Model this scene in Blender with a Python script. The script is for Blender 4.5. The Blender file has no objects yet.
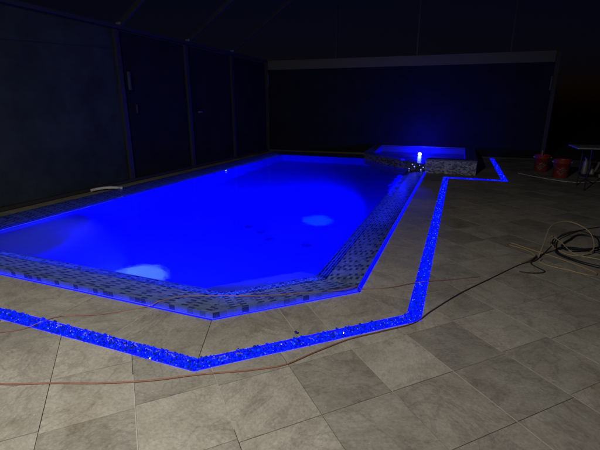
import bpy, bmesh, math, random
from mathutils import Vector, Matrix
random.seed(11)
R = math.radians
sc = bpy.context.scene
COL = sc.collection

# ------------------------------------------------------------------ helpers
def tag(o, label=None, cat=None, group=None, kind=None):
    if label: o['label'] = label
    if cat: o['category'] = cat
    if group: o['group'] = group
    if kind: o['kind'] = kind
    return o

def empty(name, loc, label, cat, group=None):
    o = bpy.data.objects.new(name, None)
    COL.objects.link(o)
    o.location = loc
    o.empty_display_size = 0.1
    return tag(o, label, cat, group)

class MB:
    """collects faces (with one colour per face) into ONE mesh"""
    def __init__(s):
        s.v = []; s.f = []; s.c = []; s.sm = []
    def face(s, pts, col=(0, 0, 0), smooth=False):
        b = len(s.v)
        s.v += [tuple(p) for p in pts]
        s.f.append(tuple(range(b, b + len(pts))))
        s.c.append(col); s.sm.append(smooth)
    def add(s, verts, faces, col=(0, 0, 0), smooth=False):
        b = len(s.v)
        s.v += [tuple(p) for p in verts]
        for f in faces:
            s.f.append(tuple(b + i for i in f)); s.c.append(col); s.sm.append(smooth)
    def box(s, x0, x1, y0, y1, z0, z1, col=(0, 0, 0), bevel=0.0, M=None):
        bm = bmesh.new()
        bmesh.ops.create_cube(bm, size=1)
        for v in bm.verts:
            v.co = Vector(((x0 + x1) / 2 + v.co.x * (x1 - x0), (y0 + y1) / 2 + v.co.y * (y1 - y0), (z0 + z1) / 2 + v.co.z * (z1 - z0)))
        if bevel:
            bmesh.ops.bevel(bm, geom=bm.edges[:], offset=bevel, segments=2, affect='EDGES', profile=0.5)
        if M is not None:
            bm.transform(M)
        s.bm(bm, col)
    def bm(s, bm, col=(0, 0, 0), smooth=False):
        bm.verts.ensure_lookup_table()
        idx = {v: i for i, v in enumerate(bm.verts)}
        s.add([v.co[:] for v in bm.verts], [tuple(idx[v] for v in f.verts) for f in bm.faces], col, smooth)
        bm.free()
    def beam(s, a, b, w, h, col=(0, 0, 0), bevel=0.004):
        a = Vector(a); b = Vector(b); d = b - a
        q = d.to_track_quat('Z', 'Y')
        M = Matrix.Translation((a + b) / 2) @ q.to_matrix().to_4x4()
        L = d.length
        s.box(-w / 2, w / 2, -h / 2, h / 2, -L / 2, L / 2, col, bevel, M)
    def tube(s, pts, r, n=10, col=(0, 0, 0), cap=True):
        pts = [Vector(p) for p in pts]
        rings = []
        up = Vector((0, 0, 1))
        for i, p in enumerate(pts):
            t = (pts[min(i + 1, len(pts) - 1)] - pts[max(i - 1, 0)]).normalized()
            if abs(t.dot(up)) > 0.98: up = Vector((1, 0, 0))
            x = up.cross(t).normalized(); y = t.cross(x).normalized()
            rr = r[i] if isinstance(r, (list, tuple)) else r
            rings.append([p + x * math.cos(2 * math.pi * k / n) * rr + y * math.sin(2 * math.pi * k / n) * rr for k in range(n)])
        b = []
        for rg in rings: b += rg
        fs = []
        for i in range(len(pts) - 1):
            for k in range(n):
                k2 = (k + 1) % n
                fs.append((i * n + k, i * n + k2, (i + 1) * n + k2, (i + 1) * n + k))
        s.add(b, fs, col, True)
        if cap:
            s.face(list(reversed(rings[0])), col); s.face(rings[-1], col)
    def lathe(s, prof, n=40, col=(0, 0, 0), c=(0, 0, 0)):
        vs = []
        for (r, z) in prof:
            vs += [(c[0] + r * math.cos(2 * math.pi * k / n), c[1] + r * math.sin(2 * math.pi * k / n), c[2] + z) for k in range(n)]
        fs = []
        for i in range(len(prof) - 1):
            for k in range(n):
                k2 = (k + 1) % n
                fs.append((i * n + k, i * n + k2, (i + 1) * n + k2, (i + 1) * n + k))
        s.add(vs, fs, col, True)
    def build(s, name, mat, parent=None, sharp=None):
        me = bpy.data.meshes.new(name)
        me.from_pydata(s.v, [], s.f)
        me.polygons.foreach_set('use_smooth', s.sm)
        at = me.attributes.new('tint', 'FLOAT_COLOR', 'FACE')
        flat = []
        for c in s.c: flat += [c[0], c[1], c[2], 1.0]
        at.data.foreach_set('color', flat)
        me.materials.append(mat)
        me.update()
        o = bpy.data.objects.new(name, me)
        COL.objects.link(o)
        if parent is not None:
            o.parent = parent
            o.matrix_parent_inverse = Matrix.Translation(parent.location).inverted()
        return o

def spline(pts, step=0.02):
    pts = [Vector(p) for p in pts]
    P = [pts[0] * 2 - pts[1]] + pts + [pts[-1] * 2 - pts[-2]]
    out = []
    for i in range(1, len(P) - 2):
        n = max(2, int((P[i + 1] - P[i]).length / step))
        for k in range(n):
            t = k / n
            a, b, c, d = P[i - 1], P[i], P[i + 1], P[i + 2]
            out.append(0.5 * ((2 * b) + (c - a) * t + (2 * a - 5 * b + 4 * c - d) * t * t + (3 * b - a - 3 * c + d) * t ** 3))
    out.append(P[-2])
    return out

def clip(poly, reg):
    """Sutherland-Hodgman: poly by a convex counter-clockwise region (2-D)"""
    out = list(poly)
    n = len(reg)
    for i in range(n):
        a = reg[i]; b = reg[(i + 1) % n]
        ex, ey = b[0] - a[0], b[1] - a[1]
        inp = out; out = []
        if not inp: break
        def sd(p): return ex * (p[1] - a[1]) - ey * (p[0] - a[0])
        for j in range(len(inp)):
            p = inp[j]; q = inp[(j + 1) % len(inp)]
            dp, dq = sd(p), sd(q)
            if dp >= 0: out.append(p)
            if (dp >= 0) != (dq >= 0):
                t = dp / (dp - dq)
                out.append((p[0] + (q[0] - p[0]) * t, p[1] + (q[1] - p[1]) * t))
    res = []
    for p in out:
        if not res or abs(p[0] - res[-1][0]) + abs(p[1] - res[-1][1]) > 1e-5: res.append(p)
    if len(res) > 1 and abs(res[0][0] - res[-1][0]) + abs(res[0][1] - res[-1][1]) < 1e-5: res.pop()
    if len(res) < 3: return []
    ar = sum(res[i][0] * res[(i + 1) % len(res)][1] - res[(i + 1) % len(res)][0] * res[i][1] for i in range(len(res))) / 2
    return res if ar > 2e-6 else []

def inset(reg, d):
    """inset a convex ccw region by d"""
    n = len(reg); L = []
    for i in range(n):
        a = Vector(reg[i]); b = Vector(reg[(i + 1) % n])
        e = (b - a).normalized(); nrm = Vector((-e.y, e.x))
        L.append((a + nrm * d, e))
    out = []
    for i in range(n):
        p, e = L[i - 1]; q, g = L[i]
        den = e.x * g.y - e.y * g.x
        if abs(den) < 1e-6: out.append(tuple(q)); continue
        t = ((q.x - p.x) * g.y - (q.y - p.y) * g.x) / den
        out.append((p.x + e.x * t, p.y + e.y * t))
    return out

# ------------------------------------------------------------------ materials
def newmat(name):
    m = bpy.data.materials.new(name); m.use_nodes = True
    nt = m.node_tree
    return m, nt, nt.nodes['Principled BSDF'], nt.nodes['Material Output']

def N(nt, typ, **kw):
    n = nt.nodes.new(typ)
    for k, v in kw.items():
        if k in n.inputs: n.inputs[k].default_value = v
        else: setattr(n, k, v)
    return n

def simple(name, col, rough=0.5, metal=0.0, var=0.25, scale=8, bump=0.0, spec=0.5):
    m, nt, b, out = newmat(name)
    L = nt.links.new
    tc = N(nt, 'ShaderNodeTexCoord')
    no = N(nt, 'ShaderNodeTexNoise', Scale=scale, Detail=6.0, Roughness=0.6)
    L(tc.outputs['Object'], no.inputs['Vector'])
    r = N(nt, 'ShaderNodeMapRange'); r.inputs['To Min'].default_value = 1 - var; r.inputs['To Max'].default_value = 1 + var
    L(no.outputs['Fac'], r.inputs['Value'])
    mx = N(nt, 'ShaderNodeMix', data_type='RGBA', blend_type='MULTIPLY'); mx.inputs[0].default_value = 1
    mx.inputs[6].default_value = (*col, 1)
    L(r.outputs[0], mx.inputs[7])
    L(mx.outputs[2], b.inputs['Base Color'])
    b.inputs['Roughness'].default_value = rough; b.inputs['Metallic'].default_value = metal
    b.inputs['Specular IOR Level'].default_value = spec
    if bump:
        bp = N(nt, 'ShaderNodeBump', Strength=bump, Distance=0.01)
        L(no.outputs['Fac'], bp.inputs['Height']); L(bp.outputs[0], b.inputs['Normal'])
    return m

def emis(name, col, st):
    m, nt, b, out = newmat(name)
    b.inputs['Base Color'].default_value = (0.02, 0.02, 0.05, 1)
    b.inputs['Emission Color'].default_value = (*col, 1); b.inputs['Emission Strength'].default_value = st
    return m

def travertine():
    m, nt, b, out = newmat('travertine_paver'); L = nt.links.new
    tc = N(nt, 'ShaderNodeTexCoord'); at = N(nt, 'ShaderNodeAttribute', attribute_name='tint')
    sc_ = N(nt, 'ShaderNodeVectorMath', operation='SCALE'); sc_.inputs['Scale'].default_value = 37.0
    L(at.outputs['Color'], sc_.inputs[0])
    ad = N(nt, 'ShaderNodeVectorMath', operation='ADD'); L(tc.outputs['Object'], ad.inputs[0]); L(sc_.outputs[0], ad.inputs[1])
    # vein direction differs from tile to tile
    rot = N(nt, 'ShaderNodeVectorRotate', rotation_type='Z_AXIS'); L(ad.outputs[0], rot.inputs['Vector'])
    sep = N(nt, 'ShaderNodeSeparateColor'); L(at.outputs['Color'], sep.inputs[0])
    ang = N(nt, 'ShaderNodeMath', operation='MULTIPLY'); ang.inputs[1].default_value = 6.28; L(sep.outputs[1], ang.inputs[0]); L(ang.outputs[0], rot.inputs['Angle'])
    mp = N(nt, 'ShaderNodeMapping'); mp.inputs['Scale'].default_value = (1.0, 1.4, 1.0); L(rot.outputs[0], mp.inputs['Vector'])
    cl = N(nt, 'ShaderNodeTexNoise', Scale=4.0, Detail=12.0, Roughness=0.70, Distortion=0.5); L(mp.outputs[0], cl.inputs['Vector'])
    fine = N(nt, 'ShaderNodeTexNoise', Scale=55.0, Detail=6.0, Roughness=0.75); L(mp.outputs[0], fine.inputs['Vector'])
    ramp = N(nt, 'ShaderNodeValToRGB'); cr = ramp.color_ramp
    cr.elements[0].position = 0.20; cr.elements[0].color = (0.225, 0.200, 0.160, 1)
    cr.elements[1].position = 0.80; cr.elements[1].color = (0.47, 0.442, 0.38, 1)
    e = cr.elements.new(0.48); e.color = (0.35, 0.323, 0.27, 1)
    L(cl.outputs['Fac'], ramp.inputs[0])
    # tile tone
    tone = N(nt, 'ShaderNodeMapRange'); tone.inputs['To Min'].default_value = 0.76; tone.inputs['To Max'].default_value = 1.12
    L(sep.outputs[0], tone.inputs['Value'])
    m1 = N(nt, 'ShaderNodeMix', data_type='RGBA', blend_type='MULTIPLY'); m1.inputs[0].default_value = 1
    L(ramp.outputs[0], m1.inputs[6]); L(tone.outputs[0], m1.inputs[7])
    # fine mottling
    fr = N(nt, 'ShaderNodeMapRange'); fr.inputs['From Min'].default_value = 0.3; fr.inputs['From Max'].default_value = 0.7
    fr.inputs['To Min'].default_value = 0.74; fr.inputs['To Max'].default_value = 1.22; L(fine.outputs['Fac'], fr.inputs['Value'])
    m2 = N(nt, 'ShaderNodeMix', data_type='RGBA', blend_type='MULTIPLY'); m2.inputs[0].default_value = 1
    L(m1.outputs[2], m2.inputs[6]); L(fr.outputs[0], m2.inputs[7])
    # broad brownish damp stains and grime over the whole deck
    st = N(nt, 'ShaderNodeTexNoise', Scale=1.6, Detail=7.0, Roughness=0.72, Distortion=0.5); L(tc.outputs['Object'], st.inputs['Vector'])
    sr = N(nt, 'ShaderNodeMapRange'); sr.inputs['From Min'].default_value = 0.55; sr.inputs['From Max'].default_value = 0.72
    sr.inputs['To Max'].default_value = 0.75; L(st.outputs['Fac'], sr.inputs['Value'])
    m3 = N(nt, 'ShaderNodeMix', data_type='RGBA'); L(sr.outputs[0], m3.inputs[0]); L(m2.outputs[2], m3.inputs[6])
    dk = N(nt, 'ShaderNodeMix', data_type='RGBA', blend_type='MULTIPLY'); dk.inputs[0].default_value = 1
    L(m2.outputs[2], dk.inputs[6]); dk.inputs[7].default_value = (0.60, 0.53, 0.44, 1); L(dk.outputs[2], m3.inputs[7])
    # thin wandering veins
    vn = N(nt, 'ShaderNodeTexNoise', Scale=2.6, Detail=8.0, Roughness=0.6, Distortion=1.2); L(rot.outputs[0], vn.inputs['Vector'])
    va = N(nt, 'ShaderNodeMath', operation='SUBTRACT'); va.inputs[1].default_value = .5; L(vn.outputs['Fac'], va.inputs[0])
    vb = N(nt, 'ShaderNodeMath', operation='ABSOLUTE'); L(va.outputs[0], vb.inputs[0])
    vr = N(nt, 'ShaderNodeMapRange'); vr.inputs['From Max'].default_value = .03; vr.inputs['To Min'].default_value = .80; vr.inputs['To Max'].default_value = 1.0; L(vb.outputs[0], vr.inputs['Value'])
    mv = N(nt, 'ShaderNodeMix', data_type='RGBA', blend_type='MULTIPLY'); mv.inputs[0].default_value = 1
    L(m3.outputs[2], mv.inputs[6]); L(vr.outputs[0], mv.inputs[7]); m3 = mv
    # pits
    vo = N(nt, 'ShaderNodeTexVoronoi', Scale=48.0); L(mp.outputs[0], vo.inputs['Vector'])
    pr = N(nt, 'ShaderNodeMapRange'); pr.inputs['From Min'].default_value = 0.05; pr.inputs['From Max'].default_value = 0.16; L(vo.outputs['Distance'], pr.inputs['Value'])
    pm = N(nt, 'ShaderNodeMath', operation='GREATER_THAN'); pm.inputs[1].default_value = 0.60; L(cl.outputs['Fac'], pm.inputs[0])
    inv = N(nt, 'ShaderNodeMath', operation='SUBTRACT'); inv.inputs[0].default_value = 1; L(pr.outputs[0], inv.inputs[1])
    pit = N(nt, 'ShaderNodeMath', operation='MULTIPLY'); L(inv.outputs[0], pit.inputs[0]); L(pm.outputs[0], pit.inputs[1])
    m4 = N(nt, 'ShaderNodeMix', data_type='RGBA'); L(pit.outputs[0], m4.inputs[0]); L(m3.outputs[2], m4.inputs[6]); m4.inputs[7].default_value = (0.13, 0.10, 0.07, 1)
    # pale dust specks
    v2 = N(nt, 'ShaderNodeTexVoronoi', Scale=26.0); L(ad.outputs[0], v2.inputs['Vector'])
    s2 = N(nt, 'ShaderNodeMapRange'); s2.inputs['From Min'].default_value = 0.10; s2.inputs['From Max'].default_value = 0.04; L(v2.outputs['Distance'], s2.inputs['Value'])
    sp = N(nt, 'ShaderNodeMath', operation='GREATER_THAN'); sp.inputs[1].default_value = 0.8; L(v2.outputs['Color'], sp.inputs[0])
    s3 = N(nt, 'ShaderNodeMath', operation='MULTIPLY'); L(s2.outputs[0], s3.inputs[0]); L(sp.outputs[0], s3.inputs[1])
    s4 = N(nt, 'ShaderNodeMath', operation='MULTIPLY'); s4.inputs[1].default_value = 0.55; L(s3.outputs[0], s4.inputs[0])
    m5 = N(nt, 'ShaderNodeMix', data_type='RGBA'); L(s4.outputs[0], m5.inputs[0]); L(m4.outputs[2], m5.inputs[6]); m5.inputs[7].default_value = (0.62, 0.58, 0.5, 1)
    L(m5.outputs[2], b.inputs['Base Color'])
    rr = N(nt, 'ShaderNodeMapRange'); rr.inputs['To Min'].default_value = 0.5; rr.inputs['To Max'].default_value = 0.85; L(cl.outputs['Fac'], rr.inputs['Value']); L(rr.outputs[0], b.inputs['Roughness'])
    b.inputs['Specular IOR Level'].default_value = 0.3
    hs = N(nt, 'ShaderNodeMath', operation='SUBTRACT'); L(fine.outputs['Fac'], hs.inputs[0]); L(pit.outputs[0], hs.inputs[1])
    bp = N(nt, 'ShaderNodeBump', Strength=0.3, Distance=0.004); L(hs.outputs[0], bp.inputs['Height']); L(bp.outputs[0], b.inputs['Normal'])
    return m

def mosaic(name, rough=0.12, bump=0.15, spec=0.5, trans=0.0):
    """glass mosaic: the colour of each little tile is carried by its face"""
    m, nt, b, out = newmat(name); L = nt.links.new
    at = N(nt, 'ShaderNodeAttribute', attribute_name='tint')
    tc = N(nt, 'ShaderNodeTexCoord')
    no = N(nt, 'ShaderNodeTexNoise', Scale=60.0, Detail=3.0); L(tc.outputs['Object'], no.inputs['Vector'])
    r = N(nt, 'ShaderNodeMapRange'); r.inputs['To Min'].default_value = 0.75; r.inputs['To Max'].default_value = 1.25; L(no.outputs['Fac'], r.inputs['Value'])
    mx = N(nt, 'ShaderNodeMix', data_type='RGBA', blend_type='MULTIPLY'); mx.inputs[0].default_value = 1
    L(at.outputs['Color'], mx.inputs[6]); L(r.outputs[0], mx.inputs[7]); L(mx.outputs[2], b.inputs['Base Color'])
    b.inputs['Roughness'].default_value = rough; b.inputs['Specular IOR Level'].default_value = spec
    bp = N(nt, 'ShaderNodeBump', Strength=bump, Distance=0.01); L(no.outputs['Fac'], bp.inputs['Height']); L(bp.outputs[0], b.inputs['Normal'])
    if trans:
        tl = N(nt, 'ShaderNodeBsdfTranslucent'); L(mx.outputs[2], tl.inputs['Color'])
        ms = N(nt, 'ShaderNodeMixShader'); ms.inputs[0].default_value = trans
        L(b.outputs[0], ms.inputs[1]); L(tl.outputs[0], ms.inputs[2]); L(ms.outputs[0], out.inputs['Surface'])
    return m

def water(name, scale=6.0, bump=0.12, leak=0.02, rough=0.04):
    m, nt, b, out = newmat(name); L = nt.links.new
    nt.nodes.remove(b)
    tc = N(nt, 'ShaderNodeTexCoord')
    no = N(nt, 'ShaderNodeTexNoise', Scale=scale, Detail=3.0, Roughness=0.5, Distortion=0.4); L(tc.outputs['Object'], no.inputs['Vector'])
    bp = N(nt, 'ShaderNodeBump', Strength=bump, Distance=0.05); L(no.outputs['Fac'], bp.inputs['Height'])
    fr = N(nt, 'ShaderNodeFresnel', IOR=1.33); L(bp.outputs[0], fr.inputs['Normal'])
    rf = N(nt, 'ShaderNodeBsdfRefraction', Roughness=0.0, IOR=1.33, Color=(0.80, 0.90, 1, 1)); L(bp.outputs[0], rf.inputs['Normal'])
    tr = N(nt, 'ShaderNodeBsdfTransparent', Color=(0.85, 0.92, 1, 1))
    m0 = N(nt, 'ShaderNodeMixShader'); m0.inputs[0].default_value = leak
    L(rf.outputs[0], m0.inputs[1]); L(tr.outputs[0], m0.inputs[2])
    gl = N(nt, 'ShaderNodeBsdfGlossy', Roughness=rough); L(bp.outputs[0], gl.inputs['Normal'])
    mx = N(nt, 'ShaderNodeMixShader'); L(fr.outputs[0], mx.inputs[0]); L(m0.outputs[0], mx.inputs[1]); L(gl.outputs[0], mx.inputs[2])
    L(mx.outputs[0], out.inputs['Surface'])
    return m

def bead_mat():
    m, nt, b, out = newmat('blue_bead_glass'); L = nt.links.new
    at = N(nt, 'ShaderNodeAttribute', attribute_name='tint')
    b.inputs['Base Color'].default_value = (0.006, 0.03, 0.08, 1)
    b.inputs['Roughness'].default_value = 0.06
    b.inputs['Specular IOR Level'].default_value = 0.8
    L(at.outputs['Color'], b.inputs['Emission Color']); b.inputs['Emission Strength'].default_value = 1.0  # glow put into the bead colour, for light from the tape below
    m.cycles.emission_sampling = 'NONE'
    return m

TRAV = travertine()
GROUT = simple('grout_dark', (0.26, 0.24, 0.20), 0.9, var=0.5, scale=30)
GROUTW = simple('grout_pale', (0.46, 0.44, 0.40), 0.9, var=0.35, scale=20)
MOS = mosaic('glass_mosaic_tile', rough=.2, trans=.3)
RIM = mosaic('spa_rim_tile')
PEB = mosaic('pebble_mosaic_tile', 0.22, 0.5)
MGROUT = simple('mosaic_grout', (0.30, 0.33, 0.36), 0.85, var=0.2)
PLASTER = simple('pool_plaster', (0.34, 0.42, 0.66), 0.7, var=0.12, scale=3)
WATER = water('pool_water')
SPAW = water('spa_water_surface', 9.0, 0.3, 0.05, 0.22)
BEAD = bead_mat()
LEDM = emis('blue_led', (0.0, 0.0, 1.0), 14.0)
LEDT = emis('blue_led_trough', (0.0, 0.0, 1.0), 4.5)
BRONZE = simple('bronze_aluminium', (0.034, 0.032, 0.022), 0.6, 0.0, var=0.3, scale=12)
ALU = simple('weathered_aluminium', (0.30, 0.30, 0.31), 0.45, 0.5, var=0.3, scale=6)
GUTTER = simple('gutter_paint', (0.115, 0.11, 0.035), 0.6, 0.0, var=0.2, scale=2)
SCREEN = simple('hazed_screen_cloth', (0.034, 0.045, 0.050), 0.85, var=0.75, scale=2.2, bump=.9, spec=0.15)
ORANGE = simple('orange_cord_jacket', (0.33, 0.13, 0.08), 0.6, var=0.15, scale=20)
BRACK = simple('dull_bracket_metal', (0.07, 0.07, 0.06), 0.5, 0.1)
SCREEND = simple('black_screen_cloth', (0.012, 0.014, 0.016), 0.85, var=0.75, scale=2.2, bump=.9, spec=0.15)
ORANGE = mosaic('orange_cord_jacket', .6, .02, .3)
BROWN = simple('dusty_cord_jacket', (0.27, 0.125, 0.085), 0.6, var=0.25, scale=20)
TAN = simple('tan_cord_jacket', (0.36, 0.27, 0.14), 0.5, var=0.15, scale=20)
RUBBER = simple('black_rubber', (0.012, 0.012, 0.016), 0.45, var=0.3, scale=20)
DARKCORD = simple('dark_cord_jacket', (0.03, 0.024, 0.022), 0.5, var=0.3, scale=20)
BUCKET = simple('orange_bucket_plastic', (0.30, 0.036, 0.022), 0.45, var=0.2, scale=9)
WHITEP = simple('white_print', (0.17, 0.16, 0.16), 0.6, var=0.3, scale=40)
WHITE = simple('white_plastic', (0.75, 0.75, 0.74), 0.45, var=0.15, scale=10)
STEEL = simple('galvanised_wire', (0.5, 0.5, 0.52), 0.35, 0.9, var=0.2)
GREY = simple('grey_cast_metal', (0.32, 0.31, 0.30), 0.5, 0.3, var=0.35, scale=20)
RED = simple('red_plastic', (0.42, 0.03, 0.02), 0.4, var=0.2)
TANK = simple('brown_grey_plastic', (0.22, 0.16, 0.13), 0.5, var=0.3)
WOOD = simple('dull_wood', (0.30, 0.21, 0.13), 0.7, var=0.4, scale=15)
SOIL = simple('night_soil', (0.05, 0.055, 0.035), 0.95, var=0.5, scale=2)

# ------------------------------------------------------------------ plan
XL, YB0, YB1, XR = -5.62, 11.70, 12.15, 2.10      # enclosure
A, B, C = (-5.2, 2.0), (-1.40, 2.0), (-0.60, 2.76)
D = (-0.60, 8.90); F = (-5.2, 11.35)
I1, I2, I3, I4, I5 = (-1.228, 1.592), (-0.205, 2.525), (-0.205, 8.49), (0.855, 8.49), (0.855, 12.1)
O1, O2, O3, O4, O5 = (-1.188, 1.492), (-0.110, 2.478), (-0.110, 8.39), (0.950, 8.39), (0.950, 12.1)
LY0, LY1 = 1.484, 1.584                           # channel edges at the left wall

# ------------------------------------------------------------------ ground and deck
mb = MB()
def ringquad(x0, x1, y0, y1): mb.face([(x0, y0, -0.03), (x1, y0, -0.03), (x1, y1, -0.03), (x0, y1, -0.03)])
ringquad(-400, 400, -400, -2.6); ringquad(-400, 400, 12.5, 400)
ringquad(-400, -5.72, -2.6, 12.5); ringquad(6.0, 400, -2.6, 12.5)
tag(mb.build('ground', SOIL), kind='structure')

U = (1 / 2 ** .5, 1 / 2 ** .5); W = (-1 / 2 ** .5, 1 / 2 ** .5)
P0 = 0.39
def uw(u, w): return (u * U[0] + w * W[0], u * U[1] + w * W[1])
def rnd3(): return (random.random(), random.random(), random.random())
outer_regs = [
    [(XL, -2.6), (O1[0], -2.6), O1, (XL, LY0)],
    [(O1[0], -2.6), (O2[0], -2.6), O2, O1],
    [(O2[0], -2.6), (6.0, -2.6), (6.0, 8.39), O3],
    [O4, (6.0, 8.39), (6.0, 12.5), (0.95, 12.5)],
]
deck = MB(); grout = MB(); groutw = MB()
tint_cache = {}
def tile_tint(i, j):
    if (i, j) not in tint_cache:
        tint_cache[(i, j)] = rnd3()
    return tint_cache[(i, j)]
bb = [(-5.7, -2.6), (6, -2.6), (6, 12.5), (-5.7, 12.5)]
us = [(x + y) / 2 ** .5 for x, y in bb]; ws = [(y - x) / 2 ** .5 for x, y in bb]
i0, i1 = int((min(us) - .7) / P0) - 1, int((max(us) - .7) / P0) + 1
j0, j1 = int((min(ws) - .95) / P0) - 1, int((max(ws) - .95) / P0) + 1
def plate(m, poly, z, th, col):
    m.face([(p[0], p[1], z) for p in poly], col)
    n = len(poly)
    for k in range(n):
        a = poly[k]; b = poly[(k + 1) % n]
        m.face([(a[0], a[1], z - th), (b[0], b[1], z - th), (b[0], b[1], z), (a[0], a[1], z)], col)
g = 0.0018
for i in range(i0, i1 + 1):
    sh = random.choice([0, 0, 0, 0.02, -0.015])
    for j in range(j0, j1 + 1):
        u0 = .70 + i * P0 + g; u1 = .70 + (i + 1) * P0 - g
        w0 = .95 + sh + j * P0 + g; w1 = .95 + sh + (j + 1) * P0 - g
        t = [uw(u0, w0), uw(u1, w0), uw(u1, w1), uw(u0, w1)]
        dz = random.uniform(-.0012, .0012)
        for rg in outer_regs:
            c = clip(t, rg)
            if c: plate(deck, c, dz, 0.006, tile_tint(i, j))
    # pale mortar smear along the long joints
    uu = .70 + i * P0
    for rg in outer_regs:
        k = -8.0
        while k < 16:
            ln = random.uniform(.25, 1.3)
            if random.random() < (.75 if i > 0 else .12):
                hw = random.uniform(.0010, .0024)
                c = clip([uw(uu - hw, k), uw(uu + hw, k), uw(uu + hw, k + ln), uw(uu - hw, k + ln)], rg)
                if c: groutw.face([(p[0], p[1], 0.0016) for p in c])
            k += ln
for rg in outer_regs: grout.face([(p[0], p[1], -0.005) for p in rg])
dk = deck.build('deck', TRAV); tag(dk, kind='structure')
gr = grout.build('deck_mortar_bed', GROUT); tag(gr, kind='structure')
gw = groutw.build('deck_joint_mortar', GROUTW); tag(gw, kind='structure')

# the pavers between channel and pool, joints square to the pool edge
sur = MB(); sgr = MB(); sgw = MB()
def strip(reg, a, b, L0, L1, step, joint=True, wide=10.0, cuts=None):
    """cut a convex region with joints square to the direction a->b"""
    a = Vector(a); b = Vector(b); e = (b - a).normalized(); n = Vector((-e.y, e.x))
    sgr.face([(p[0], p[1], -0.005) for p in reg])
    if cuts is None:
        cuts = [L0 + k * step for k in range(int((L1 - L0) / step) + 2)]
    for s, s1 in zip(cuts[:-1], cuts[1:]):
        step = s1 - s
        q = [a + e * (s + g) - n * wide, a + e * (s + step - g) - n * wide, a + e * (s + step - g) + n * wide, a + e * (s + g) + n * wide]
        c = clip([tuple(v) for v in q], inset(reg, 0.002))
        if c: plate(sur, c, random.uniform(-.001, .001), .006, rnd3())
        if joint:
            q = [a + e * (s - .002) - n * wide, a + e * (s + .002) - n * wide, a + e * (s + .002) + n * wide, a + e * (s - .002) + n * wide]
            c = clip([tuple(v) for v in q], inset(reg, 0.002))
            if c: sgw.face([(p[0], p[1], 0.0016) for p in c])
e0 = 0.020     # slot of the lip light between paver and pool
strip([(XL, LY1), I1, (B[0] + .006, B[1] - e0), (XL, 2.0 - e0)], (-1.86, 1.6), (XL, 1.6), -1.08, 6, .54, cuts=[-1.2, 0, .54, 1.08, 1.62, 2.16, 2.7, 3.24, 3.78])
strip([I1, I2, (C[0] + e0, C[1] - .006), (B[0] + .006, B[1] - e0)], B, C, -.70, 2, .42, cuts=[-1.5, .45, .66, 2.2])
strip([I2, I3, (C[0] + e0, I3[1]), (C[0] + e0, C[1] - .006)], (-.4, 3.41), (-.4, 8), -1.8, 6, .575)
strip([(C[0] + e0, 8.49), I4, (0.855, 8.90), (C[0] + e0, 8.90)], (-.6, 8.6), (.9, 8.6), 0, 2, .6)
strip([(0.402, 8.90), (0.855, 8.90), (0.855, 12.5), (0.402, 12.5)], (.6, 8.9), (.6, 12), 0, 4, .6)
strip([(XL, 2.0 - e0), (-5.2 - e0, 2.0 - e0), (-5.2 - e0, 11.35 + e0), (XL, 11.35 + e0)], (-5.4, 2.2), (-5.4, 11), -.6, 10, .6)
strip([(XL, 11.35 + e0), (-2.2, 11.35 + e0), (-2.2, 12.5), (XL, 12.5)], (XL, 11.5), (-2, 11.5), 0, 4, .6)
strip([(-2.2, 11.62), (0.402, 11.62), (0.402, 12.5), (-2.2, 12.5)], (-2.2, 12), (.4, 12), 0, 3, .6)
o = sur.build('pool_surround_paving', TRAV); tag(o, kind='structure')
o = sgr.build('paving_mortar_bed', GROUT); tag(o, kind='structure')
o = sgw.build('paving_joint_mortar', GROUTW); tag(o, kind='structure')

# ------------------------------------------------------------------ swimming pool
pool = empty('swimming_pool', (-2.9, 6.5, 0), 'large swimming pool with a clipped corner and a wide mosaic rim, glowing blue', 'swimming pool')
BW = 0.40          # width of the sloping mosaic rim
ZT, ZI = 0.045, -0.022
Wz = -0.003        # pool water level
outl = [A, B, C, D, (-0.60, 11.35), F]
poly = [A, B, C, (-0.60, 11.35), F]
inn = inset(poly, BW)
def mcol(r_=None, k_=0):
    r = random.random()
    if r_ is not None:
        q = (k_ + 2 * r_) % 4
        r = (r * .2 if q == 0 else .2 + r * .8) if random.random() < .86 else r
    if r < .20: return (0.05, 0.075, 0.20)
    if r < .32: return (0.13, 0.18, 0.34)
    k = random.uniform(.8, 1.2)
    return (0.21 * k, 0.29 * k, 0.52 * k)
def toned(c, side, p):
    # light fall-off painted into the tiles: darker and bluer along the sides
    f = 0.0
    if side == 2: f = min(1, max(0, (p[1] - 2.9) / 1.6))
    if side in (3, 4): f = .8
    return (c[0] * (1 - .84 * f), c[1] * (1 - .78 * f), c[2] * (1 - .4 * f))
band = MB()
npl = len(poly)
tw, th_ = 0.050, 0.026
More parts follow.
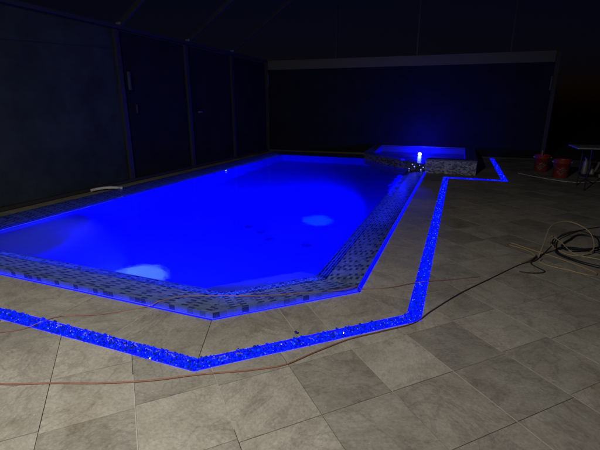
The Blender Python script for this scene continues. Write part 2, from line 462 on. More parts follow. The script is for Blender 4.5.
for s in range(npl):
    a = Vector(poly[s]); b = Vector(poly[(s + 1) % npl]); ia = Vector(inn[s]); ib = Vector(inn[(s + 1) % npl])
    e = (b - a).normalized(); n = Vector((-e.y, e.x)); Ls = (b - a).length
    def zz(p):
        d = (Vector(p) - a).dot(n)
        return ZT + (ZI - ZT) * max(0, d) / BW
    reg = [tuple(a), tuple(b), tuple(ib), tuple(ia)]
    if s == 2: # the right side stops at the spa
        yend = 9.6
        reg = [tuple(a), (a[0], 8.91), (ia[0], 8.91 + BW * 1.017), tuple(ia)]
    if s == 3:
        reg = [(-2.18, 11.35), tuple(b), tuple(ib), (-2.18, ib[1])]
    band.face([(p[0], p[1], zz(p) - .0005) for p in reg], (0.20, 0.26, 0.34))
    r = 0; d = 0.0
    rows = int(BW / th_)
    for r in range(rows + 1):
        k = -int(1.0 / tw)
        off = (r % 2) * tw * .5 + random.uniform(-.004, .004)
        while k * tw < Ls + 1.0:
            q = [a + e * (k * tw + off + .0012) + n * (r * th_ + .0012), a + e * ((k + 1) * tw + off - .0012) + n * (r * th_ + .0012),
                 a + e * ((k + 1) * tw + off - .0012) + n * ((r + 1) * th_ - .0012), a + e * (k * tw + off + .0012) + n * ((r + 1) * th_ - .0012)]
            c = clip([tuple(v) for v in q], inset(reg, .001))
            if c:
                t = random.uniform(-.0006, .0006)
                band.face([(p[0], p[1], zz(p) + .0015 + t) for p in c], toned(mcol(r, k), s, c[0]))
            k += 1
band.build('mosaic_rim', MOS, pool)
# outer lip: one course of tile standing on edge
lip = MB()
for s in range(npl):
    a = Vector(poly[s]); b = Vector(poly[(s + 1) % npl])
    if s == 2: b = Vector((b[0], 8.9))
    e = (b - a).normalized(); n = Vector((e.y, -e.x)); Ls = (b - a).length
    q0 = a; q1 = b
    lip.face([(q0.x, q0.y, -.03), (q1.x, q1.y, -.03), (q1.x, q1.y, ZT - .001), (q0.x, q0.y, ZT - .001)], (0.2, 0.24, 0.28))
    k = 0
    while k * tw < Ls - .004:
        p0 = a + e * (k * tw + .0012) + n * .002; p1 = a + e * min((k + 1) * tw - .0012, Ls) + n * .002
        lip.face([(p0.x, p0.y, .006), (p1.x, p1.y, .006), (p1.x, p1.y, ZT), (p0.x, p0.y, ZT)], tuple(q_ * f_ for q_, f_ in zip(mcol(), (.42, .46, .7))))
        k += 1
lip.build('lip_tile', MOS, pool)
led = MB()
op = [A, B, C, (-0.60, 8.9)]
for s in range(3):
    a = Vector(op[s]); b = Vector(op[s + 1]); e = (b - a).normalized(); n = Vector((e.y, -e.x))
    o0 = .008; o1 = .0185
    q = [a + n * o0, a + n * o1, b + n * o1, b + n * o0]
    z = .004
    led.face([(q[0].x, q[0].y, z), (q[3].x, q[3].y, z), (q[2].x, q[2].y, z), (q[1].x, q[1].y, z)][::-1])
led.build('lip_light_strip', LEDM, pool)
# basin
bas = MB()
zf = -1.25
cut = {2: (inn[2], (inn[2][0], 9.5)), 3: ((-2.2, inn[3][1]), inn[4])}
for s in range(npl):
    a, b = cut.get(s, (inn[s], inn[(s + 1) % npl]))
    bas.face([(a[0], a[1], ZI - .002), (b[0], b[1], ZI - .002), (b[0], b[1], zf), (a[0], a[1], zf)][::-1])
bas.face([(p[0], p[1], zf) for p in inn])
def ledge(pts, z, inner):
    # flat shelf under the water with upright faces along its inner edge
    bas.face([(p[0], p[1], z) for p in pts])
    for a, b in zip(inner[:-1], inner[1:]):
        bas.face([(a[0], a[1], z), (a[0], a[1], zf), (b[0], b[1], zf), (b[0], b[1], z)])
xl, yf = inn[0][0] + .002, inn[0][1] + .002
rings = []
for k in range(9):
    t = k / 8.0
    ring = []
    for q in range(9):
        a_ = math.pi / 2 * q / 8.0
        rx, ry = 0.95 + .60 * t, 1.40 + .65 * t
        z = -.20 - .10 * t - 1.0 * (t * t * (3 - 2 * t))
        ring.append((max(xl, xl + rx * math.cos(a_)), yf + ry * math.sin(a_), max(z, zf + .001)))
    rings.append(ring)
vs = [(xl, yf, -.19)] + [p for r_ in rings for p in r_]
fs = [(0, 1 + q, 2 + q) for q in range(8)]
for k in range(8):
    for q in range(8):
        a_ = 1 + k * 9 + q
        fs.append((a_, a_ + 9, a_ + 10, a_ + 1))
bas.add(vs, fs, (0, 0, 0), True)
bi, ci = Vector(inn[1]), Vector(inn[2])
dg = (ci - bi).normalized(); dn = Vector((-dg.y, dg.x))
ledge([(bi.x - .55, yf), (bi.x, yf), (ci.x - .002, ci.y), (ci.x - .002, ci.y + .30), tuple(ci + dn * .42 + dg * .05), tuple(bi + dn * .42)], -.34,
      [(ci.x - .002, ci.y + .30), tuple(ci + dn * .42 + dg * .05), tuple(bi + dn * .42), (bi.x - .55, yf)])
bas.build('basin', PLASTER, pool)
# floor drains, return fittings and niche lights
DRAIN = simple('drain_cover', (0.04, 0.05, 0.10), .6)
def disc(m, c, r, n, nrm='Z', col=(0, 0, 0), th=.01):
    pr = [(0.0001, th), (r * .8, th), (r, th * .4), (r, 0)]
    t = MB(); t.lathe(pr, n)
    for i, v in enumerate(t.v):
        if nrm == 'Z': w = (c[0] + v[0], c[1] + v[1], c[2] + v[2])
        elif nrm == 'X': w = (c[0] + v[2], c[1] + v[0], c[2] + v[1])
        else: w = (c[0] + v[0], c[1] + v[2] * (1 if nrm == 'Y' else -1), c[2] + v[1])
        t.v[i] = w
    m.add(t.v, t.f, col, True)
for (x, y) in ((-2.55, 5.02), (-2.81, 5.13), (-2.31, 4.79), (-1.78, 4.81)):
    m = MB(); disc(m, (x, y, zf + .002), .085, 20); m.build('floor_drain', DRAIN, pool)
FITM = simple('fitting_plastic', (0.7, 0.7, 0.72), .4)
m = MB(); disc(m, (-5.2 + BW + .002, 7.3, -.10), .05, 20, 'X'); m.build('return_fitting', RUBBER, pool)
GLOW = emis('niche_lens_white', (0.55, 0.75, 1.0), 6.0)
m = MB(); disc(m, (-5.2 + BW + .002, 7.75, -.06), .022, 20, 'X'); m.build('return_light', GLOW, pool)
LENS = emis('niche_lens_blue', (0.1, 0.3, 1.0), 8.0)
for c, nr in (((-2.45, 2.4 + .002, -.5), 'Y'),):
    m = MB(); disc(m, c, .10, 28, nr, th=.03); o = m.build('niche_light', LENS, pool)
    m2 = MB(); disc(m2, (c[0], c[1] - (.001 if nr == 'Y' else -.001), c[2]), .13, 28, nr, th=.015); m2.build('trim_ring', FITM, o).parent = o
# water sheet meets the sloping rim
wi = inset(poly, BW * (ZT - Wz) / (ZT - ZI) - .002)
xr = wi[2][0]
wp = [wi[0], wi[1], wi[2], (xr, 8.9 + (-.6 - xr) * 1.0167 + .02), (-1.79, 10.14), (-2.30, 10.76), (-2.14, wi[3][1]), wi[4]]
wm = MB()
wm.face([(p[0], p[1], Wz) for p in wp])
tag(wm.build('pool_water', WATER), kind='structure')

# ------------------------------------------------------------------ spa
spa = empty('raised_spa', (-0.8, 10.2, 0), 'raised hot tub with pebble mosaic wall and bright lamp at the pool end', 'hot tub')
SP = [(0.40, 8.90), (0.40, 11.60), (-2.15, 11.60), (-2.32, 10.75), (-1.80, 10.12), (-0.60, 8.90)]   # ccw
SZ = [0.30, 0.33, 0.33, 0.19, 0.17, 0.19]
TK = 0.22
si = inset(SP, TK)
n = len(SP)
face_m = MB(); spill_m = MB(); rim_m = MB(); in_m = MB()
def pcol():
    k = random.uniform(.35, 1.25)
    if random.random() < .3: return (0.05, 0.06, 0.08)
    return (0.34 * k, 0.35 * k, 0.36 * k)
for s in range(n):
    a = Vector(SP[s]); b = Vector(SP[(s + 1) % n]); za, zb = SZ[s], SZ[(s + 1) % n]
    if s == 5: za = 0.30; zb = .30
    ia = Vector(si[s]); ib = Vector(si[(s + 1) % n])
    z0 = 0.0 if s in (0, 1, 5) else -.75
    e = (b - a).normalized(); nr = Vector((e.y, -e.x)); Ls = (b - a).length
    fm_ = spill_m if s in (3, 4) else face_m
    fm_.face([(a.x, a.y, z0 - .02), (b.x, b.y, z0 - .02), (b.x, b.y, zb - .012), (a.x, a.y, za - .012)], (.12, .13, .15))
    k = 0.0
    ph = .024
    zr = z0
    row = 0
    while zr < max(za, zb) - .03:
        k = -random.uniform(0, .03)
        while k < Ls - .004:
            w_ = random.choice([.024, .03, .045, .05])
            x0 = max(k, 0) + .0015; x1 = min(k + w_, Ls) - .0015
            k += w_
            if x1 - x0 < .006: continue
            zt = za + (zb - za) * (x0 / Ls) - .014
            z1 = min(zr + ph - .003, zt)
            if z1 - zr < .006: continue
            t = [random.uniform(.002, .0045) for _ in range(4)]
            p = [a + e * x0 + nr * t[0], a + e * x1 + nr * t[1], a + e * x1 + nr * t[2], a + e * x0 + nr * t[3]]
            fm_.face([(p[0].x, p[0].y, zr), (p[1].x, p[1].y, zr), (p[2].x, p[2].y, z1), (p[3].x, p[3].y, z1)], pcol())
        zr += ph
    # rim slab
    oa = a + nr * .012; ob = b + nr * .012
    rim_m.add([(oa.x, oa.y, za), (ob.x, ob.y, zb), (ib.x, ib.y, zb), (ia.x, ia.y, za),
               (oa.x, oa.y, za - .028), (ob.x, ob.y, zb - .028), (ib.x, ib.y, zb - .028), (ia.x, ia.y, za - .028)],
              [(0, 1, 2, 3), (4, 5, 1, 0), (2, 1, 5, 6), (3, 2, 6, 7), (0, 3, 7, 4), (7, 6, 5, 4)], (0.10, 0.11, 0.14))
    in_m.face([(ib.x, ib.y, zb - .02), (ia.x, ia.y, za - .02), (ia.x, ia.y, -.7), (ib.x, ib.y, -.7)][::-1], (.3, .34, .4))
in_m.face([(p[0], p[1], -.7) for p in si], (.3, .34, .4))
face_m.build('wall_tile', PEB, spa); spill_m.build('spillway_tile', mosaic('spillway_glass_tile', .15, .4, .5, .3), spa)
rim_m.build('rim', RIM, spa)
in_m.build('spa_basin', simple('dark_blue_spa_tile', (0.012, 0.016, 0.22), .6, var=.3, scale=30), spa)
m = MB()
bm = bmesh.new(); bmesh.ops.create_uvsphere(bm, u_segments=20, v_segments=12, radius=.045)
bmesh.ops.translate(bm, vec=(-.875, 10.62, .205), verts=bm.verts); m.bm(bm, smooth=True)
m.build('spa_lamp', emis('spa_lamp_white', (0.30, 0.52, 1.0), 8.0), spa)
SPK = emis('glint_bead', (.20, .26, 1.0), 2.2)  # glowing beads imitate the glints on the spillway face
ea = Vector(SP[4]); eb = Vector(SP[5]); ee = (eb - ea).normalized(); en = Vector((ee.y, -ee.x))
for (t, z) in ((.80, .09), (.93, .05), (.70, .02), (.86, -.0), (.97, .11), (.76, .13), (.90, .14), (.99, .02)):
    p = ea + (eb - ea) * t + en * .008
    m = MB(); bm = bmesh.new(); bmesh.ops.create_uvsphere(bm, u_segments=10, v_segments=6, radius=random.uniform(.008, .014))
    bmesh.ops.translate(bm, vec=(p.x, p.y, z), verts=bm.verts); m.bm(bm, smooth=True); m.build('spill_glint', SPK, spa)
wm = MB(); wm.face([(p[0], p[1], .160) for p in inset(SP, TK - .004)])
tag(wm.build('spa_water', SPAW), kind='structure')

# ------------------------------------------------------------------ channel with glass beads
chan = empty('light_channel', (-1.2, 1.54, 0), 'narrow sunken channel around the pool filled with blue lit glass beads', 'light channel')
inner_pl = [(XL, LY1), I1, I2, I3, I4, I5]
outer_pl = [(XL, LY0), O1, O2, O3, O4, O5]
tr = MB(); lt = MB()
CD = -.045
for s in range(5):
    a, b = inner_pl[s], inner_pl[s + 1]; c, d = outer_pl[s], outer_pl[s + 1]
    lt.face([(c[0], c[1], CD + .004), (d[0], d[1], CD + .004), (b[0], b[1], CD + .004), (a[0], a[1], CD + .004)])
    tr.face([(c[0], c[1], CD), (d[0], d[1], CD), (b[0], b[1], CD), (a[0], a[1], CD)])
    tr.face([(a[0], a[1], CD), (b[0], b[1], CD), (b[0], b[1], -.007), (a[0], a[1], -.007)])
    tr.face([(d[0], d[1], CD), (c[0], c[1], CD), (c[0], c[1], -.007), (d[0], d[1], -.007)])
tr.build('trough', GROUT, chan)
lt.build('led_tape', LEDT, chan)
for pl, sg in ((inner_pl, -1), (outer_pl, 1)):
    et = MB()
    for s in range(5):
        a, b = Vector(pl[s]), Vector(pl[s + 1]); e = (b - a).normalized(); nn = Vector((-e.y, e.x)) * sg
        a2, b2 = a + nn * .0028, b + nn * .0028
        z0, z1 = -.006, .0035
        et.add([(a.x, a.y, z0), (b.x, b.y, z0), (b2.x, b2.y, z0), (a2.x, a2.y, z0), (a.x, a.y, z1), (b.x, b.y, z1), (b2.x, b2.y, z1), (a2.x, a2.y, z1)],
               [(0, 1, 5, 4), (3, 2, 6, 7), (4, 5, 6, 7)])
    et.build('edge_spill', emis('blue_edge_spill', (.0, .0, 1.0), 4.0), chan)  # strips added along the channel to spill blue onto the deck

def ico():
    bm = bmesh.new(); bmesh.ops.create_icosphere(bm, subdivisions=1, radius=1)
    bm.verts.ensure_lookup_table()
    v = [x.co.copy() for x in bm.verts]; f = [tuple(q.index for q in x.verts) for x in bm.faces]
    bm.free(); return v, f
IV, IF = ico()
beads = MB()
def bead(m, x, y, z, r, col):
    M = Matrix.Rotation(random.uniform(0, 6.28), 3, 'Z') @ Matrix.Rotation(random.uniform(0, 3), 3, 'X')
    sx, sy, sz = random.uniform(.75, 1.2), random.uniform(.7, 1.1), random.uniform(.6, 1)
    vs = []
    for v in IV:
        p = M @ Vector((v.x * sx, v.y * sy, v.z * sz))
        vs.append((x + p.x * r, y + p.y * r, z + p.z * r))
    m.add(vs, IF, col, False)
for s in range(5):
    a, b = Vector(inner_pl[s]), Vector(inner_pl[s + 1]); c, d = Vector(outer_pl[s]), Vector(outer_pl[s + 1])
    Lc = ((b + d) / 2 - (a + c) / 2).length
    cnt = int(Lc * (900 if s < 2 else 620))
    for _ in range(cnt):
        t = random.random(); u = random.uniform(.01, .99)
        p = (a + (b - a) * t) * u + (c + (d - c) * t) * (1 - u)
        lay = random.random()
        r = random.uniform(.0060, .0105)
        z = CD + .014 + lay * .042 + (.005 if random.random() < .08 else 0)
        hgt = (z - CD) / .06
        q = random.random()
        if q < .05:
            col = (0.10, 0.24, 1.6); r = random.uniform(.0025, .0045); z = CD + .045 + random.random() * .012  # small bright bead as a painted sparkle
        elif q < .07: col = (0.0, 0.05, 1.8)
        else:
            k = max(.2, 1.5 - 1.15 * hgt) * random.choice([.15, .5, .8, 1.1, 1.5, 1.9, 2.4])  # painted glow weakens towards the top, as if lit from below
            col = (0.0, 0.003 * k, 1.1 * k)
        bead(beads, p.x, p.y, z, r, col)
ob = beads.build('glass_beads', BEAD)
tag(ob, 'blue glass beads filling the lit channel around the pool', 'glass beads', kind='stuff')
m = MB(); bead(m, 0, 0, 0, .016, (0, 0.0, 0.02))
o = m.build('glass_bead', BEAD); o.location = (-.815, 2.03 - .0, .012)
tag(o, 'single dark teal glass bead lying loose on the paving beside the channel', 'glass bead')

# ------------------------------------------------------------------ screen walls
lw = empty('screen_wall', (XL, 5.0, 0), 'long dark mesh wall of the pool cage running along the left side of the pool', 'screen wall')
EZ = 2.66
posts = [-2.4, 0.2, 2.6, 5.80, 7.72, 9.62]
for y in posts:
    m = MB(); m.beam((XL, y, 0), (XL, y, EZ - .05), .055, .105); o = m.build('post', BRONZE, lw)
m = MB(); m.beam((XL, -2.4, EZ), (XL, 11.62, EZ), .10, .06); m.build('eave_beam', BRONZE, lw)
m = MB(); m.beam((XL, -2.4, .035), (XL, 11.62, .035), .07, .05); m.build('base_rail', BRONZE, lw)
pp = posts + [11.66]
for k in range(len(pp) - 1):
    m = MB()
    ny, nz = 24, 20
    y0, y1 = pp[k] + .05, pp[k + 1] - .05
    vs = []; ph = random.random() * 6
    for a_ in range(ny + 1):
        for b_ in range(nz + 1):
            fy = a_ / ny; fz = b_ / nz
            sag = .022 * math.sin(math.pi * fy) * math.sin(math.pi * fz) * math.sin(3 * fy + ph + 5 * fz) + .006 * math.sin(17 * fy + 7 * fz + ph)
            vs.append((XL - .03 + sag, y0 + (y1 - y0) * fy, .06 + (EZ - .11) * fz))
    fs = [(a_ * (nz + 1) + b_, (a_ + 1) * (nz + 1) + b_, (a_ + 1) * (nz + 1) + b_ + 1, a_ * (nz + 1) + b_ + 1) for a_ in range(ny) for b_ in range(nz)]
    m.add(vs, fs, (0, 0, 0), True)
    m.build('screen_panel', SCREEN if k < 3 else SCREEND, lw)  # near panels paler: the haze over them is put into the cloth colour
m = MB(); m.tube([(XL + .045, 2.7, 2.13), (XL + .045, 3.8, 2.20), (XL + .045, 5.75, 2.32)], .003, 6); m.build('brace_wire', BRONZE, lw)
m = MB(); m.box(XL + .05, XL + .09, 5.90, 5.95, 1.64, 1.95, bevel=.008); m.build('wall_bracket', BRACK, lw)
m = MB(); m.box(XL + .03, XL + .06, 6.05, 6.08, 1.24, 1.40, bevel=.006); m.build('pull_handle', BRONZE, lw)
m = MB(); m.box(XL, XL + .05, 8.02, 8.14, 1.225, 1.255, bevel=.006); m.build('latch', ALU, lw)

bw = empty('screen_wall', (-1.8, 11.92, 0), 'dark mesh end wall of the pool cage behind the hot tub with a pale gutter beam', 'screen wall')
def by(x): return YB0 + (YB1 - YB0) * (x - XL) / (XR - XL)
def roofz(x): return min(EZ + .03 + (x - XL) * .64, 4.85)
for x in (XL, -3.49, -1.27, 1.0, XR - .02):
    zt = 2.40 if x in (XL, XR - .02) else roofz(x)
    w = .10 if x in (XL, XR - .02) else .05
    m = MB(); m.beam((x, by(x), 0), (x, by(x), zt + (.26 if w == .10 else 0)), w, .06); m.build('post', BRONZE, bw)
m = MB(); m.beam((XL + .06, by(XL) - .045, 2.545), (XR - .08, by(XR) - .045, 2.545), .03, .26)
m.build('gutter_beam', GUTTER, bw)
m = MB(); m.beam((XL, by(XL), .03), (XR, by(XR), .03), .06, .05); m.build('base_rail', BRACK, bw)
xs = [XL, -3.49, -1.27, 1.0, XR]
for k in range(4):
    m = MB(); x0, x1 = xs[k] + (.06 if k == 0 else 0), xs[k + 1] - (.08 if k == 3 else 0)
    m.face([(x0, by(x0) - .036, .06), (x1, by(x1) - .036, .06), (x1, by(x1) - .036, 2.42), (x0, by(x0) - .036, 2.42)])
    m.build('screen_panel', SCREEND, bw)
for x, z in ((XL + .06, 1.95), (XR - .10, 1.75)):
    m = MB(); m.box(x - .02, x + .02, by(x) - .09, by(x) - .04, z, z + .34, bevel=.008); m.build('wall_bracket', BRACK, bw)

rf = empty('roof_frame', (XL, 7.7, EZ), 'sloping dark rafters of the pool cage roof above the left wall', 'roof frame')
for y in (2.6, 4.1, 5.90, 7.82, 9.65):
    m = MB(); m.beam((XL, y, EZ + .035), (-2.15, y, EZ + .035 + 3.47 * .64), .05, .09); o = m.build('rafter', BRONZE, rf)
    m = MB(); m.box(XL - .02, XL + .07, y - .045, y + .045, EZ + .036, EZ + .075, bevel=.006); b_ = m.build('bracket', ALU, rf); b_.parent = o
m = MB(); m.beam((-2.10, 0.5, 4.93), (-2.10, 12.0, 4.93), .06, .10); m.build('ridge_beam', BRONZE, rf)

# ------------------------------------------------------------------ cords and hoses
def cord(name, pts, r, mat, label, cat, z=None, group=None, shade=None):
    P = [(p[0], p[1], (p[2] if len(p) > 2 else 0) + r + .0015) for p in pts]
    m = MB(); m.tube(spline(P), r, 8)
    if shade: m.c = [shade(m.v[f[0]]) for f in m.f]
    o = m.build(name, mat)
    return tag(o, label, cat, group)
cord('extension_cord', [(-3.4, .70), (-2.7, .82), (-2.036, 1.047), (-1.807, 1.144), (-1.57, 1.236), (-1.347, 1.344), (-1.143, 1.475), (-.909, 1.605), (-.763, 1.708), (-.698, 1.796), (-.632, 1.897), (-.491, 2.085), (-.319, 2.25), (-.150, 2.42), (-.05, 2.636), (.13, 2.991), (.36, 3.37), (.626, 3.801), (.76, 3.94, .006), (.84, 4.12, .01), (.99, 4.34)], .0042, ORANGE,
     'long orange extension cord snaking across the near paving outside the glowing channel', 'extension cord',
     shade=lambda v: tuple(a + (b - a) * min(1, max(0, (v[0] + .8) / .9)) for a, b in zip((.29, .135, .09), (.045, .032, .027))))  # lamp fall-off painted along the cord: orange fades to dark brown
cord('extension_cord', [(-3.3, 1.02), (-2.85, 1.20), (-2.538, 1.373), (-2.44, 1.46), (-2.41, 1.54, .004), (-2.367, 1.652), (-2.139, 1.769), (-1.935, 1.955), (-1.83, 1.995, .046), (-1.78, 2.071, .044), (-1.718, 2.136, .042), (-1.496, 2.248, .034), (-1.233, 2.368, .024), (-.973, 2.504, .030), (-.705, 2.635, .042), (-.60, 2.74, .047), (-.565, 2.80, .0), (-.378, 2.905), (-.169, 3.085, .004), (.10, 3.26), (.283, 3.387)], .0032, BROWN,
     'thin brown cord crossing the channel and draped over the pool rim at the near corner', 'cord')
cord('extension_cord', [(.626, 3.801, .014), (.72, 3.94, .014), (.79, 4.10), (.72, 4.26), (.60, 4.35), (.62, 4.42), (.75, 4.30), (.98, 4.10), (1.15, 3.90), (1.20, 3.80), (1.14, 3.74), (1.0, 3.80), (.86, 3.86), (.80, 3.94), (.83, 4.02)], .0048, TAN,
     'thin tan cord looped on the paving in front of the black hoses', 'cord')
cord('air_hose', [(.80, 4.02, .012), (.86, 4.20, .10), (.96, 4.50, .20), (1.14, 4.66, .22), (1.30, 4.56, .16), (1.30, 4.34, .05), (1.16, 4.24, .0), (1.04, 4.30, .0), (.98, 4.46, .02), (1.0, 4.62, .06), (1.08, 4.50, .03), (1.14, 4.30, .0), (1.32, 4.20, .0), (1.7, 4.12, 0)], .0055, TAN,
     'tan air hose rising in a loop above the tangle of black hoses', 'hose')
for k, (pts, lab, r) in enumerate([
    ([(2.6, 4.35), (1.9, 4.05), (1.45, 3.93), (1.18, 4.0), (1.0, 4.20), (1.03, 4.38), (1.2, 4.44), (1.55, 4.36), (2.0, 4.40), (2.7, 4.62)], 'thick black hose bent double on the paving in the nearest loop of the tangle', .013),
    ([(2.6, 5.35), (2.0, 5.05), (1.62, 4.94), (1.35, 4.98), (1.2, 4.75), (1.08, 4.50), (1.12, 4.36), (1.3, 4.40, .03), (1.6, 4.62, .03), (2.1, 4.80), (2.7, 4.95)], 'black hose arching behind the tan loop at the far side of the tangle', .010),
    ]):
    cord('hose', pts, r, RUBBER, lab, 'hose')
cord('power_cord', [(.99, 4.36, .02), (1.05, 4.62, .03), (1.2, 4.90, .02), (1.45, 5.25), (1.8, 5.55), (2.4, 5.9), (3.0, 6.1)], .006, DARKCORD,
     'dark power cord running from the hose tangle away to the far right', 'cord')
cord('power_cord', [(.79, 4.06, .014), (.72, 3.86), (.80, 3.70), (.70, 3.62), (.60, 3.62)], .005, DARKCORD,
     'short dark cord end hooked in front of the hose tangle', 'cord')

# pale hose piece on the edge of the pool by the left wall
m = MB(); m.tube(spline([(-5.50, 4.75, .045), (-5.47, 4.90, .05), (-5.38, 5.02, .05), (-5.24, 5.06, .05), (-5.15, 5.04, .058)], .01), .022, 12)
tag(m.build('hose_offcut', WHITE), 'short bent piece of white hose lying on the pool edge by the left wall', 'hose')

# thin pale line around the buckets
cord('string', [(1.25, 9.55), (1.45, 9.25), (1.75, 8.92), (2.1, 8.72), (2.5, 8.95), (2.75, 9.1)], .005, WHITE, 'thin pale string lying in a curve in front of the buckets', 'string')

# ------------------------------------------------------------------ buckets
def make_bucket(loc, rot, label):
    t = empty('bucket', loc, label, 'bucket', 'orange buckets on the far paving')
    H, r0, r1 = .36, .128, .150
    m = MB()
    m.lathe([(0.001, .004), (r0 - .008, .0), (r0, .006), (r1 - .006, H * .80), (r1 + .006, H * .80 + .002), (r1 + .006, H * .80 + .012), (r1 - .003, H * .80 + .014), (r1 - .001, H * .90), (r1 + .007, H * .90 + .002), (r1 + .007, H * .9 + .01), (r1 - .001, H * .9 + .012), (r1, H - .01), (r1 + .007, H - .008), (r1 + .007, H), (r1 - .004, H), (r1 - .008, H - .02), (r0 - .006, .012), (.001, .012)], 48)
    for i, v in enumerate(m.v): m.v[i] = (v[0] + loc[0], v[1] + loc[1], v[2] + loc[2])
    bd = m.build('shell', BUCKET, t)
    # worn diagonal white stencil on the side
    m = MB()
    def surf(ang, z):
        rr = r0 + (r1 - .006 - r0) * (z / (H * .8)) + .0012
        return (loc[0] + rr * math.cos(ang), loc[1] + rr * math.sin(ang), loc[2] + z)
    def patch(cx, cz, hw, hh):
        # a small block turned 45 degrees on the curved side
        k = 6
        q = []
        for (sx, sz) in ((-1, -1), (1, -1), (1, 1), (-1, 1)):
            a_, b_ = sx * hw, sz * hh
            x = (a_ - b_) * .7071; z = (a_ + b_) * .7071
            q.append((cx + x, cz + z))
        m.face([surf(rot + p[0] / .14, p[1]) for p in q])
    for row in range(3):
        for c_ in range(7):
            if random.random() < .12: continue
            a_ = (c_ - 3) * .024; b_ = (1 - row) * .040
            patch((a_ - b_) * .7071, .135 + (a_ + b_) * .7071, random.choice([.004, .008, .009]), .014)
    m.build('stencil_mark', WHITEP, t)
    m = MB()
    a0 = rot + 1.57
    px, py = math.cos(a0) * (r1 + .012), math.sin(a0) * (r1 + .012)
    fx, fy = math.cos(rot), math.sin(rot)
    pts = []
    for k in range(21):
        s = math.pi * k / 20
        q = math.cos(s)
        drop = math.sin(s)
        pts.append((loc[0] + px * q + fx * drop * (r1 + .02), loc[1] + py * q + fy * drop * (r1 + .02), loc[2] + H * .86 - drop * .13))
    m.tube(pts, .0022, 6)
    for q in (1, -1):
        m.box(-.012, .012, -.012, .012, -.014, .014, bevel=.003, M=Matrix.Translation((loc[0] + px * q, loc[1] + py * q, loc[2] + H * .86)))
    m.build('wire_handle', STEEL, t)
    return t
make_bucket((1.74, 10.05, 0), R(-100), 'orange bucket with a tool handle sticking out, standing nearer the hot tub')
make_bucket((1.96, 9.28, 0), R(-95), 'orange bucket with a white stencil, the nearer one to the camera of the pair')
m = MB()
m.tube([(1.73, 10.07, .03), (1.725, 10.06, .44)], .013, 10); m.tube([(1.725, 10.06, .44), (1.724, 10.059, .455)], [.013, .008], 10)
tag(m.build('tool_handle', WOOD), 'wooden tool handle standing up out of the farther orange bucket', 'tool')

# ------------------------------------------------------------------ table, sprayer and can at the right edge
tb = empty('folding_table', (2.9, 8.1, 0), 'folding table with thin white top cut by the right edge of the photo', 'table')
m = MB(); m.box(1.83, 3.65, 7.80, 8.45, .690, .715, bevel=.008); m.build('tabletop', GREY, tb)
for x in (2.05, 3.45):
    for y in (7.88, 8.37):
        m = MB(); m.tube([(x, y, 0), (x, y, .688)], .009, 10); m.build('leg', RUBBER, tb)
    m = MB(); m.tube([(x, 7.88, .22), (x, 8.37, .22)], .009, 8); m.build('crossbar', RUBBER, tb)

pu = empty('pump', (2.50, 9.65, 0), 'small grey pump with upright cylinder and a curved hose, beyond the table by the buckets', 'pump')
m = MB(); m.box(2.38, 2.68, 9.52, 9.80, 0.012, .045, bevel=.01); m.build('base_plate', RUBBER, pu)
m = MB(); m.lathe([(.001, .0), (.045, .0), (.05, .02), (.047, .10), (.040, .20), (.036, .25), (.02, .27), (.02, .30), (.034, .305), (.034, .345), (.012, .355), (.001, .356)], 24, c=(2.44, 9.62, .045)); m.build('cylinder', GREY, pu)
m = MB(); m.tube(spline([(2.55, 9.66, .05), (2.53, 9.66, .20), (2.54, 9.66, .33), (2.59, 9.66, .40), (2.65, 9.66, .37), (2.675, 9.66, .27), (2.65, 9.66, .16), (2.60, 9.66, .06)], .01), .026, 12); m.build('hose', TANK, pu)
m = MB(); m.lathe([(.001, 0), (.045, 0), (.05, .03), (.03, .08), (.028, .12), (.001, .125)], 20, c=(2.56, 9.58, .045)); m.build('fitting', GREY, pu)
m = MB(); m.tube([(2.70, 9.60, .035), (2.70, 9.52, .035)], .035, 16); m.build('outlet', GREY, pu)
fc = empty('fuel_can', (2.88, 9.75, 0), 'red plastic can at the right edge beyond the pump', 'can')
m = MB(); m.box(2.76, 3.0, 9.66, 9.86, 0, .24, bevel=.03); m.build('body', RED, fc)
m = MB(); m.tube(spline([(2.82, 9.76, .235), (2.83, 9.76, .285), (2.88, 9.76, .295), (2.93, 9.76, .285), (2.94, 9.76, .235)], .01), .012, 10); m.build('handle', RED, fc)
m = MB(); m.lathe([(.022, 0), (.022, .03), (.018, .035), (.001, .036)], 16, c=(2.79, 9.72, .236)); m.build('cap', RUBBER, fc)

# ------------------------------------------------------------------ light
def lamp(name, typ, loc, power, col, rad=.05, aim=None, size=120, blend=.5):
    d = bpy.data.lights.new(name, typ); d.energy = power; d.color = col
    d.shadow_soft_size = rad
    if typ == 'SPOT': d.spot_size = R(size); d.spot_blend = blend
    o = bpy.data.objects.new(name, d); COL.objects.link(o); o.location = loc
    if aim is not None:
        o.rotation_euler = (Vector(aim) - Vector(loc)).to_track_quat('-Z', 'Y').to_euler()
    return o
BLUE = (0.0, 0.0, 1.0)
lamp('porch_lamp', 'SPOT', (-1.40, -.6, 2.5), 400, (1.0, .958, .89), .06, (-1.7, 1.5, .1), 160, 1.0)
lamp('pool_lamp', 'SPOT', (-2.45, 2.52, -.22), 1700, BLUE, .08, (-2.6, 7, -.8), 150, .5)
lamp('pool_lamp', 'SPOT', (-1.10, 6.2, -.16), 1400, BLUE, .08, (-4.8, 6.0, -.5), 150, .5)
lamp('floor_lamp', 'SPOT', (-3.18, 3.10, -.20), 85, (.30, .60, 1.0), .02, (-3.20, 3.22, -1.25), 36, .9)
lamp('floor_lamp', 'SPOT', (-1.95, 5.77, -.30), 30, (.02, .22, 1.0), .02, (-1.95, 5.78, -1.25), 34, 1.0)
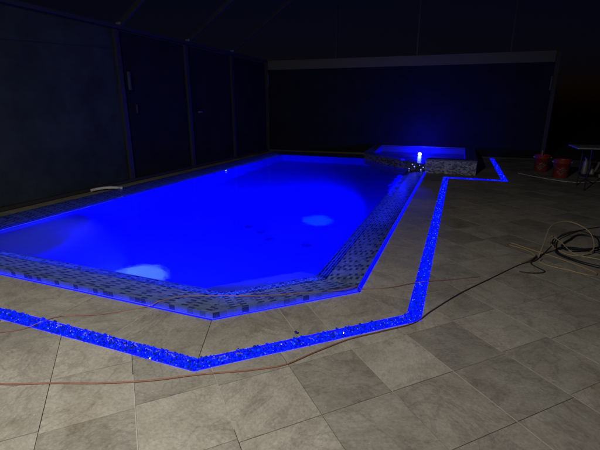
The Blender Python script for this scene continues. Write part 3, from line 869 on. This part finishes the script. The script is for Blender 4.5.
d_ = bpy.data.lights.new('spillway_fill', 'AREA'); d_.shape = 'RECTANGLE'; d_.size = 1.6; d_.size_y = .08; d_.energy = 5; d_.color = BLUE  # unseen panel inside the spa wall, added to turn the spillway blue
o_ = bpy.data.objects.new('spillway_fill', d_); COL.objects.link(o_)
mid = (Vector(SP[4]) + Vector(SP[5])) / 2 - Vector((-.7171, -.697)) * .14
o_.location = (mid.x, mid.y, .09); o_.rotation_euler = Vector((-.7171, -.697, 0)).to_track_quat('-Z', 'Z').to_euler()
d_ = bpy.data.lights.new('shelf_fill', 'AREA'); d_.shape = 'RECTANGLE'; d_.size = 1.3; d_.size_y = 1.2; d_.energy = 1.5; d_.color = (.16, .17, 1.0)  # unseen panel just under the water, added to brighten the shelf
o_ = bpy.data.objects.new('shelf_fill', d_); COL.objects.link(o_); o_.location = (-4.1, 3.05, -.03)
d_ = bpy.data.lights.new('shelf_fill', 'AREA'); d_.shape = 'RECTANGLE'; d_.size = 1.2; d_.size_y = .35; d_.energy = 1.1; d_.color = (.12, .14, 1.0)  # second added panel, brightens the bench at the clipped corner
o_ = bpy.data.objects.new('shelf_fill', d_); COL.objects.link(o_)
q_ = (bi + ci) / 2 + dn * .22; o_.location = (q_.x - .1, q_.y - .07, -.03); o_.rotation_euler = (0, 0, math.atan2(dg.y, dg.x))
def under_rim(side, t0, t1, off, wid, power, dz=.06):
    # unseen panels added below the rim to turn its tiles blue
    a = Vector(poly[side]); b = Vector(poly[(side + 1) % npl]); e = (b - a).normalized(); nn = Vector((-e.y, e.x))
    p = a + e * (t0 + t1) / 2 + nn * off
    d = bpy.data.lights.new('rim_fill', 'AREA'); d.shape = 'RECTANGLE'; d.energy = power; d.color = (.035, .045, 1.0) if side in (2, 4) else (.09, .11, 1.0)
    d.size = t1 - t0; d.size_y = wid
    o = bpy.data.objects.new('rim_fill', d); COL.objects.link(o)
    z = ZT + (ZI - ZT) * off / BW - dz
    o.location = (p.x, p.y, z)
    o.rotation_euler = (math.pi, 0, -math.atan2(e.y, e.x)) if False else (Matrix(((e.x, e.y, 0), (e.y, -e.x, 0), (0, 0, -1))).transposed()).to_euler()
LR = 8.9 - C[1]
under_rim(0, .05, 3.55, .18, .26, 16); under_rim(0, .42, 3.78, .345, .07, 26, .035)
under_rim(1, .10, 1.00, .18, .26, 4); under_rim(1, .06, .96, .345, .07, 8, .035)
under_rim(2, .2, 1.9, .18, .26, 9); under_rim(2, 1.7, LR - .1, .18, .26, 62)
under_rim(2, .20, LR - .45, .345, .07, 30, .035)
under_rim(4, .3, 9.1, .18, .26, 14); under_rim(4, .45, 8.9, .345, .07, 40, .035)
lamp('spa_glow', 'POINT', (-.875, 10.75, .38), 80, (.0, .0, 1.0), .03)
lamp('spa_glow', 'POINT', (-.875, 11.30, .42), 40, (.0, .0, 1.0), .03)  # extra unseen point, added near the wall for its blue halo
lamp('spa_basin_lamp', 'POINT', (-.6, 10.4, -.3), 30, BLUE, .05)

w = bpy.data.worlds.new('World'); sc.world = w; w.use_nodes = True
nt = w.node_tree; bg = nt.nodes['Background']
sky = nt.nodes.new('ShaderNodeTexSky'); sky.sky_type = 'NISHITA'; sky.sun_disc = False
sky.sun_elevation = R(2); sky.sun_rotation = R(150)
tn = nt.nodes.new('ShaderNodeMix'); tn.data_type = 'RGBA'; tn.blend_type = 'MULTIPLY'; tn.inputs[0].default_value = 1
nt.links.new(sky.outputs[0], tn.inputs[6]); tn.inputs[7].default_value = (.9, .85, 3.5, 1); nt.links.new(tn.outputs[2], bg.inputs['Color']); bg.inputs['Strength'].default_value = 0.0012
sd = bpy.data.lights.new('moon', 'SUN'); sd.energy = .003; sd.angle = R(.5); sd.color = (.8, .88, 1)
so = bpy.data.objects.new('moon', sd); COL.objects.link(so); so.rotation_euler = (R(35), R(10), R(30)); so.location = (0, 0, 20)

# ------------------------------------------------------------------ camera
f_px, hor = 400.0, 107.0
pitch = math.atan((225 - hor) / f_px); yaw = math.atan(162 / math.hypot(f_px, 225 - hor))
cd = bpy.data.cameras.new('camera'); cam = bpy.data.objects.new('camera', cd); COL.objects.link(cam)
cd.sensor_width = 36; cd.lens = 36 * f_px / 600; cd.clip_start = .05; cd.clip_end = 1500
cam.location = (0, 0, 1.35)
cam.rotation_euler = (math.pi / 2 - pitch, 0, yaw)
sc.camera = cam

sc.view_settings.view_transform = 'Standard'; sc.view_settings.look = 'None'; sc.view_settings.exposure = 0; sc.view_settings.gamma = 1
sc.render.engine = 'CYCLES'
cy = sc.cycles
cy.use_denoising = True
try: cy.denoiser = 'OPENIMAGEDENOISE'
except Exception: pass
cy.max_bounces = 8; cy.transparent_max_bounces = 8; cy.diffuse_bounces = 4; cy.glossy_bounces = 3
cy.caustics_reflective = False; cy.caustics_refractive = False
cy.sample_clamp_indirect = 4.0
